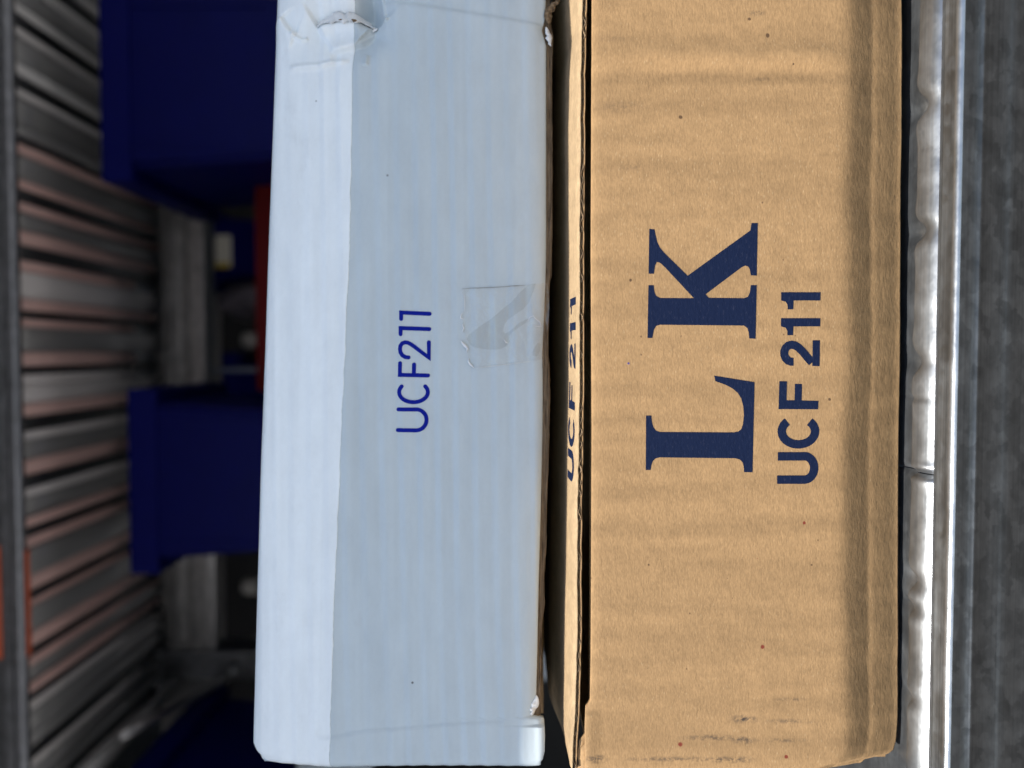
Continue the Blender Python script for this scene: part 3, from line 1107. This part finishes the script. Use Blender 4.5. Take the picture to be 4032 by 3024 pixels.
W2 = 29
THIN = [
    ('printed_letter', [stroke_poly([(306, 1278), (440, 1281)] + arc(440, 1204, 75, 76, 90, -90, 26)[1:-1] + [(440, 1129), (311, 1128)], W2, 'round')]),
    ('printed_letter', [stroke_poly(arc(420, 1003, 104, 73, -35, 215, 40), W2, 'round')]),
    ('printed_letter', [stroke_poly([(323, 793), (321, 878), (525, 882)], W2, 'round'), stroke_poly([(424, 802), (422, 878)], W2, 'round')]),
    ('printed_digit', [stroke_poly([(384, 751), (362, 749), (340, 736), (326, 714), (322, 690), (326, 666), (340, 648), (360, 641), (380, 644), (402, 656), (430, 676), (531, 752), (531, 641)], W2, 'round')]),
    ('printed_digit', [stroke_poly([(327, 582), (327, 538), (534, 545)], W2, 'round')]),
    ('printed_digit', [stroke_poly([(331, 471), (331, 425), (536, 434)], W2, 'round')]),
]
for nm, polys in THIN:
    print_mesh(nm, polys, zw, on_white, M['ink_white'], wfront, off=0.00009, cell=0.0005)

# clear tape over the lower edge
def zt5(p):
    q = wp(1700 + p[0] * 0.4822, 900 + p[1] * 0.4822)
    return q.x, q.z


tape_out = [(243, 490), (560, 478), (820, 455), (955, 438), (958, 520), (965, 640), (955, 760), (945, 860), (950, 930), (940, 1055), (915, 1062), (850, 1078), (600, 1110), (350, 1140), (322, 1110), (300, 1060), (285, 1000),
            (262, 950), (262, 900), (275, 870), (262, 820), (250, 770), (258, 700), (268, 640), (268, 560), (250, 530)]
tp = print_mesh('clear_tape', [tape_out], zt5, on_white, M['tape'], wb, off=0.00018, cell=0.0007)
flat = [[(285, 900), (300, 870), (380, 805), (480, 740), (580, 655), (660, 590), (720, 520), (790, 455), (850, 445), (835, 500), (810, 560), (790, 610), (745, 660), (690, 695), (620, 745), (590, 790), (582, 830), (600, 858), (640, 835), (700, 780), (760, 745), (800, 730), (775, 765), (720, 800), (660, 845),
         (632, 880), (636, 920), (615, 955), (580, 978), (520, 990), (430, 985), (350, 972), (305, 945)]]
print_mesh('pressed_patch', flat, zt5, on_white, M['tape_flat'], tp, off=0.00026, cell=0.0007)
print_mesh('pressed_patch', [[(845, 960), (870, 930), (890, 940), (885, 1000), (860, 1045), (825, 1040), (825, 1000)]], zt5, on_white, M['tape_flat'], tp, off=0.00026, cell=0.0007)


def fine_line(name, tab, wd, hgt, mat, parent):
    pts = [zt5(p) for p in tab]
    n = len(pts)
    ring = 6
    V, Fc = [], []
    for i, (a, b) in enumerate(pts):
        j0, j1 = max(0, i - 1), min(n - 1, i + 1)
        dx, dz = pts[j1][0] - pts[j0][0], pts[j1][1] - pts[j0][1]
        l_ = math.hypot(dx, dz)
        nx2, nz2 = -dz / l_, dx / l_
        r = 1.4 * wd * (0.5 + 0.5 * random.random()) * (0.25 if i in (0, n - 1) else 1)
        for q in range(ring):
            th = math.pi * q / (ring - 1)
            o = math.cos(th) * r
            xx, zz = a + nx2 * o, b + nz2 * o
            yy = float(white_y(np.array([xx]), np.array([zz]))[0]) - 0.00020 - math.sin(th) * hgt
            V.append((xx, yy, zz))
    for i in range(n - 1):
        for q in range(ring - 1):
            a = i * ring + q
            Fc.append((a, a + 1, a + ring + 1, a + ring))
    return mesh_obj(name, V, Fc, mat, parent, smooth=True)


gl_m = plastic('dried tape glue', (0.74, 0.77, 0.80), 0.12, 0.05)
fine_line('tape_edge', [(245, 492), (330, 486), (430, 482), (560, 476), (700, 466), (770, 460)], 0.00007, 0.00010, plastic('tape edge', (0.30, 0.30, 0.31), 0.4), tp)
fine_line('tape_edge', [(355, 1140), (500, 1122), (700, 1098), (850, 1080)], 0.00005, 0.00008, M['white_plastic'], tp)
for tab, wd in (([(240, 515), (262, 545), (268, 600), (266, 680)], 0.00008), ([(262, 680), (240, 700), (236, 730), (262, 740)], 0.00016), ([(262, 770), (250, 790), (262, 810), (250, 840), (268, 850)], 0.00014),
                ([(272, 860), (276, 885)], 0.0001), ([(240, 915), (250, 935), (270, 955), (292, 980), (284, 1005)], 0.0003), ([(300, 1060), (300, 1090), (318, 1115), (345, 1138)], 0.00026),
                ([(770, 760), (790, 745), (800, 725), (830, 710), (850, 735), (885, 760), (895, 800), (860, 795), (820, 790)], 0.00012), ([(590, 905), (605, 930), (622, 935)], 0.0002)):
    fine_line('glue_bead', tab, wd, wd * 0.9, gl_m, tp)

# ------------------------------------------------------------------ rack behind
RF, RB = 0.330, 0.552                             # front and back of the rack
ZS, ZU = 0.130, 0.300                             # lower deck, underside of the upper deck
rack = thing('steel_rack', (0, 0.44, ZS), 'galvanised rack with ribbed upper deck behind the blue bins', 'rack')
xcur = -0.31
srng = random.Random(11)
seq = 0
while xcur < 0.33:
    kind = seq % 4                                  # wide grey, narrow bright, narrow dark, medium
    seq += 1
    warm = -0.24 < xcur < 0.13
    if kind == 0:
        wd, mt = srng.uniform(0.010, 0.017), srng.choice(('slat_a', 'slat_a', 'slat_b' if warm else 'slat_a'))
    elif kind == 1:
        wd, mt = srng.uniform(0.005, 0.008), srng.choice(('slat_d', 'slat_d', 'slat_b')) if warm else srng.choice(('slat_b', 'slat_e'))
    elif kind == 2:
        wd, mt = srng.uniform(0.004, 0.009), 'slat_c'
    else:
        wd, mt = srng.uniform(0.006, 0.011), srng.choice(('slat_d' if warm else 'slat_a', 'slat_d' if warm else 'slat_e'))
    rz, tl = srng.uniform(-0.0008, 0.0008), srng.uniform(-0.0012, 0.0012)
    dep = -0.0022 if kind == 2 else 0.0024 if kind in (1, 3) else 0.0012
    pr = [(q / 10 * wd, 0.0035 - dep * math.sin(math.pi * q / 10) + tl * (q / 10 - 0.5)) for q in range(11)]
    V, Fc = [], []
    ye = RB - 0.001 if mt in ('slat_a', 'slat_c') else srng.choice((0.500, 0.540, 0.550))
    for yy in (RF + 0.004, RF + 0.06, RF + 0.12, ye):
        for px, pz in pr:
            V.append((xcur + px, yy, ZU + 0.002 + pz + rz))
    m_ = len(pr)
    for r_ in range(3):
        for c_ in range(m_ - 1):
            a = r_ * m_ + c_
            Fc.append((a, a + 1, a + m_ + 1, a + m_))
    o = mesh_obj('slat', V, Fc, M[mt], rack, smooth=True)
    o.modifiers.new('thickness', 'SOLIDIFY').thickness = -0.0008
    xcur += wd + 0.0002
box('deck_sheet', (-0.62, RF + 0.004, ZU + 0.0095), (0.62, RB, ZU + 0.011), M['dark_steel'], rack)


def channel(name, prof, x0, x1, mat, parent):
    V = [(x, y, z) for x in (x0, x1) for y, z in prof]
    n = len(prof)
    Fc = [(i, i + 1, i + 1 + n, i + n) for i in range(n - 1)]
    o = mesh_obj(name, V, Fc, mat, parent)
    o.modifiers.new('thickness', 'SOLIDIFY').thickness = 0.0012
    bv = o.modifiers.new('bevel', 'BEVEL')
    bv.width = 0.0007
    bv.segments = 2
    return o


fb = channel('front_beam', [(RF + 0.006, ZU - 0.0005), (RF + 0.0005, ZU - 0.002), (RF - 0.0005, ZU), (RF - 0.001, ZU + 0.0022), (RF + 0.0008, ZU + 0.0036), (RF, ZU + 0.009), (RF, ZU + 0.05)], -0.62, 0.62, M['dark_steel'], rack)
# orange reflection on the beam, painted in as two coloured patches
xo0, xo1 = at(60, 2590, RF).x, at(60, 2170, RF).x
channel('painted_reflection', [(RF + 0.0064, ZU - 0.0023), (RF + 0.0008, ZU - 0.0036)], xo0, xo1, M['orange'], rack)
channel('painted_reflection', [(RF - 0.0015, ZU + 0.0095), (RF - 0.0015, ZU + 0.045)], xo0, xo1 + 0.004, M['orange'], rack)
zr = at(815, 1400, RB).z
channel('rear_beam', [(RB - 0.004, ZU + 0.001), (RB - 0.004, ZU - 0.010), (RB, ZU - 0.012), (RB, ZU - 0.018), (RB - 0.003, ZU - 0.020), (RB - 0.003, zr + 0.001), (RB + 0.02, zr)], -0.27, 0.62, M['galv'], rack)
px0, px1 = at(900, 2665, RB).x, at(900, 2555, RB).x
box('post', (px0, RB - 0.008, -0.95), (px1, RB + 0.03, ZU + 0.05), M['dark_steel'], rack, 0.002)
box('post', (0.60, RB - 0.008, -0.95), (0.63, RB + 0.03, ZU + 0.05), M['dark_steel'], rack, 0.002)
box('post', (-0.62, RF + 0.008, -0.95), (-0.59, RF + 0.04, ZU + 0.05), M['dark_steel'], rack, 0.002)
box('post', (0.60, RF + 0.008, -0.95), (0.63, RF + 0.04, ZU + 0.05), M['dark_steel'], rack, 0.002)
box('lower_deck', (-0.62, RF + 0.004, ZS - 0.004), (0.62, RB + 0.02, ZS), M['galv'], rack, 0.0008)
box('lower_beam', (-0.62, RF - 0.002, ZS - 0.045), (0.62, RF + 0.0035, ZS + 0.002), M['dark_steel'], rack, 0.001)
# side rail sloping back to the post, and its bolts
def tube(name, a, b, r, mat, parent, seg=10):
    a, b = Vector(a), Vector(b)
    d = b - a
    bm = bmesh.new()
    bmesh.ops.create_cone(bm, cap_ends=True, segments=seg, radius1=r, radius2=r, depth=d.length, matrix=Matrix.Translation((a + b) / 2) @ d.to_track_quat('Z', 'Y').to_matrix().to_4x4())
    return bm_obj(name, bm, mat, parent, smooth=True)


tube('side_rail', at(470, 2905, RF + 0.06), at(905, 2660, RB - 0.012), 0.0035, M['galv'], rack)
tube('side_rail', at(330, 3060, RF + 0.05), at(690, 2690, RB - 0.012), 0.006, M['slat_a'], rack)
for u, v, y in ((640, 2705, RB - 0.02), (925, 2640, RB - 0.012)):
    c = at(u, v, y)
    bm = bmesh.new()
    bmesh.ops.create_cone(bm, cap_ends=True, segments=6, radius1=0.0075, radius2=0.0065, depth=0.007, matrix=Matrix.Translation(c) @ Matrix.Rotation(math.pi / 2, 4, 'X'))
    bmesh.ops.create_uvsphere(bm, u_segments=10, v_segments=6, radius=0.004, matrix=Matrix.Translation(c + Vector((0, -0.004, 0))))
    bm_obj('bolt', bm, M['galv_lip'], rack)
# rear frame seen through the gap on the left
xa, xb_ = at(900, 2560, RB + 0.01).x, at(900, 2170, RB + 0.01).x
box('rear_rail', (xa, RB + 0.004, at(838, 2300, RB).z), (xb_ + 0.02, RB + 0.012, at(803, 2300, RB).z), M['galv'], rack, 0.001)


# ------------------------------------------------------------------ bins
def make_bin(name, x0, x1, y0, y1, zt, label, group, z0=ZS):
    """open-topped stacking bin: tapered body, turned-out rim, ribs, label slot"""
    t = thing(name, ((x0 + x1) / 2, (y0 + y1) / 2, z0), label, 'bin', group)
    h = zt - z0
    tp_ = 0.0085
    lip = 0.0085
    bm = bmesh.new()
    lo = [(x0 + tp_ + lip, y0 + 0.0032, z0 + 0.0005), (x1 - tp_ - lip, y0 + 0.0032, z0 + 0.0005), (x1 - tp_ - lip, y1 - tp_, z0 + 0.0005), (x0 + tp_ + lip, y1 - tp_, z0 + 0.0005)]
    hi = [(x0 + lip, y0 + 0.003, zt - 0.004), (x1 - lip, y0 + 0.003, zt - 0.004), (x1 - lip, y1 - 0.004, zt - 0.004), (x0 + lip, y1 - 0.004, zt - 0.004)]
    vl = [bm.verts.new(p) for p in lo]
    vh = [bm.verts.new(p) for p in hi]
    bm.faces.new(vl[::-1])
    for i in range(4):
        bm.faces.new((vl[i], vl[(i + 1) % 4], vh[(i + 1) % 4], vh[i]))
    bmesh.ops.bevel(bm, geom=[e for e in bm.edges if not e.is_boundary], offset=0.004, segments=3, affect='EDGES')
    o = bm_obj('body', bm, M['bin_blue'], t)
    o.modifiers.new('thickness', 'SOLIDIFY').thickness = 0.0022
    # rim: a closed frame
    bm = bmesh.new()
    rw = 0.0105
    rh = 0.019
    for a, b in (((x0, y0 + 0.0012, zt - rh), (x1, y0 + rw * 0.35, zt)), ((x0, y1 - rw * 0.35, zt - rh), (x1, y1, zt)),
                 ((x0, y0 + rw * 0.35 + 0.0001, zt - rh), (x0 + rw * 0.9, y1 - rw * 0.35 - 0.0001, zt)), ((x1 - rw * 0.9, y0 + rw * 0.35 + 0.0001, zt - rh), (x1, y1 - rw * 0.35 - 0.0001, zt))):
        box_bm(a, b, 0, bm)
    bmesh.ops.remove_doubles(bm, verts=bm.verts[:], dist=0.0003)
    o = bm_obj('rim', bm, M['bin_edge'], t)
    bv = o.modifiers.new('bevel', 'BEVEL')
    bv.width = 0.003
    bv.segments = 3
    for f in (0.12, 0.88):
        xx = x0 + lip + (x1 - x0 - 2 * lip) * f
        box('rib', (xx - 0.0012, y0 + 0.0022, z0 + 0.03), (xx + 0.0012, y0 + 0.008, zt - rh), M['bin_blue'], t, 0.0006)
    return t


G = 'blue bins on the rack'
YB = 0.372
p1 = at(398, 712, YB)
make_bin('blue_bin', p1.x, p1.x + 0.135, YB, YB + 0.165, p1.z, 'largest blue plastic bin, at the upper right above the crushed corner of the white box', G)
q0, q1 = at(512, 2262, YB + 0.018), at(512, 1534, YB + 0.018)
make_bin('blue_bin', q0.x, q1.x, YB + 0.018, YB + 0.160, q0.z, 'middle blue plastic bin standing above the white box beside the ribbed deck', G)
c3 = at(820, 2690, RB - 0.012)
make_bin('blue_bin', c3.x - 0.135, c3.x, YB - 0.01, RB - 0.014, c3.z, 'dark blue plastic bin cut off by the lower left corner of the picture', G)

# red box between the bins
ra, rb_ = at(1002, 690, 0.455), at(1008, 1520, 0.455)
t = thing('red_box', ((ra.x + rb_.x) / 2, 0.48, ZS), 'low red plastic box between two blue bins behind the white box', 'box')
rx0, rx1 = rb_.x - 0.004, min(ra.x, p1.x + 0.02)
rz = (ra.z + rb_.z) / 2
box('wall', (rx0, 0.455, ZS + 0.0005), (rx1, 0.459, rz), M['red'], t, 0.001)
box('wall', (rx0, 0.5, ZS + 0.0005), (rx1, 0.504, rz - 0.006), M['red'], t, 0.001)
box('wall', (rx0, 0.4592, ZS + 0.0005), (rx0 + 0.004, 0.4998, rz - 0.003), M['red'], t, 0.001)
box('wall', (rx1 - 0.004, 0.4592, ZS + 0.0005), (rx1, 0.4998, rz - 0.003), M['red'], t, 0.001)
box('base', (rx0 + 0.0042, 0.4592, ZS + 0.0005), (rx1 - 0.0042, 0.4998, ZS + 0.003), M['red'], t)

# things farther back, seen under the rear beam
YF = 0.86
zf = at(1100, 1400, YF).z
far = thing('rear_shelf', (0, 0.95, zf), 'dark shelf far behind the rack, carrying small blue bins', 'shelf')
box('shelf_board', (-0.62, YF - 0.02, zf - 0.01), (0.62, 1.15, zf), M['dark_steel'], far, 0.001)
box('post', (0.59, 0.9, -0.95), (0.62, 0.93, zf - 0.0102), M['dark_steel'], far)
box('post', (-0.62, 0.9, -0.95), (-0.59, 0.93, zf - 0.0102), M['dark_steel'], far)
a_, b_ = at(780, 1135, YF), at(780, 820, YF)
fbn = make_bin('blue_bin', a_.x, b_.x, YF, YF + 0.15, a_.z, 'far blue bin with a white label, seen under the rear beam', G, zf)
l0, l1 = at(907, 1052, YF - 0.002), at(845, 925, YF - 0.002)
lab = box('label', (l0.x, YF - 0.0022, l0.z), (l1.x, YF + 0.0035, l1.z), M['paper'], fbn, 0.001)
y0_, y1_ = at(905, 1056, YF - 0.003), at(848, 1034, YF - 0.003)
box('label_stripe', (y0_.x, YF - 0.0030, y0_.z), (y1_.x, YF - 0.0023, y1_.z), M['yellow'], fbn)
a_, b_ = at(815, 1478, YF), at(815, 1390, YF)
make_bin('blue_bin', a_.x - 0.07, b_.x, YF, YF + 0.12, at(870, 1430, YF).z, 'far small blue bin peeping out beside the middle bin', G, zf)


def lump(name, c, r, mat, label, cat, seed):
    bm = bmesh.new()
    bmesh.ops.create_icosphere(bm, subdivisions=4, radius=1)
    for v in bm.verts:
        q = v.co.copy()
        d = 1 + 0.35 * mnoise.fractal(q * 1.6 + Vector((seed, 0, 0)), 1.0, 2.0, 4)
        v.co = Vector((q.x * r[0] * d, q.y * r[1] * d, q.z * r[2] * d)) + Vector(c)
    o = bm_obj(name, bm, mat, None, True)
    o['label'] = label
    o['category'] = cat
    return o


c = at(935, 1190, YF + 0.02)
hgt = c.z - zf
lump('cloth_bundle', (c.x, c.y, zf + hgt * 0.62), (0.024, 0.03, hgt * 0.75), M['cloth'], 'crumpled grey lilac cloth on the far shelf beside the far labelled bin', 'cloth', 3)


def cap_bottle(name, u, v, y, r, label):
    c = at(u, v, y)
    t = thing(name, (c.x, c.y, zf), label, 'bottle')
    prof = [(0.0, zf + 0.0005), (r * 1.25, zf + 0.0005), (r * 1.3, zf + 0.01), (r * 1.3, c.z - r * 1.8), (r * 0.7, c.z - r * 1.1)]

    def lathe(nm, prof, mat):
        V, Fc = [], []
        n = 20
        for rr, zz in prof:
            for i in range(n):
                V.append((c.x + rr * math.cos(2 * math.pi * i / n), c.y + rr * math.sin(2 * math.pi * i / n), zz))
        for j in range(len(prof) - 1):
            for i in range(n):
                Fc.append((j * n + i, j * n + (i + 1) % n, (j + 1) * n + (i + 1) % n, (j + 1) * n + i))
        return mesh_obj(nm, V, Fc, mat, t, True)
    lathe('bottle_body', prof, M['wall'])
    lathe('cap', [(r * 0.72, c.z - r * 1.15), (r, c.z - r), (r, c.z + r * 0.5), (r * 0.7, c.z + r * 0.9), (0.0, c.z + r)], M['white_plastic'])
    return t


cap_bottle('dark_bottle', 985, 1340, YF + 0.03, 0.010, 'dark bottle with a white cap on the far shelf, above the red box')
cap_bottle('dark_bottle', 985, 2310, YF + 0.03, 0.010, 'dark bottle with a white cap, left of the middle blue bin')
a_, b_ = at(905, 1492, 0.62), at(830, 1448, 0.62)
t = thing('plastic_tray', ((a_.x + b_.x) / 2, 0.63, 0.05), 'pale blue plastic tray edge showing behind the middle blue bin', 'tray')
box('tray_base', (a_.x - 0.06, 0.60, ZS + 0.0005), (b_.x, 0.70, ZS + 0.004), M['pale_blue'], t, 0.001)
box('tray_wall', (b_.x - 0.004, 0.60, ZS + 0.0042), (b_.x, 0.70, at(830, 1448, 0.60).z), M['pale_blue'], t, 0.001)
box('tray_wall', (a_.x - 0.06, 0.60, ZS + 0.0042), (a_.x - 0.056, 0.70, at(830, 1448, 0.60).z - 0.02), M['pale_blue'], t, 0.001)
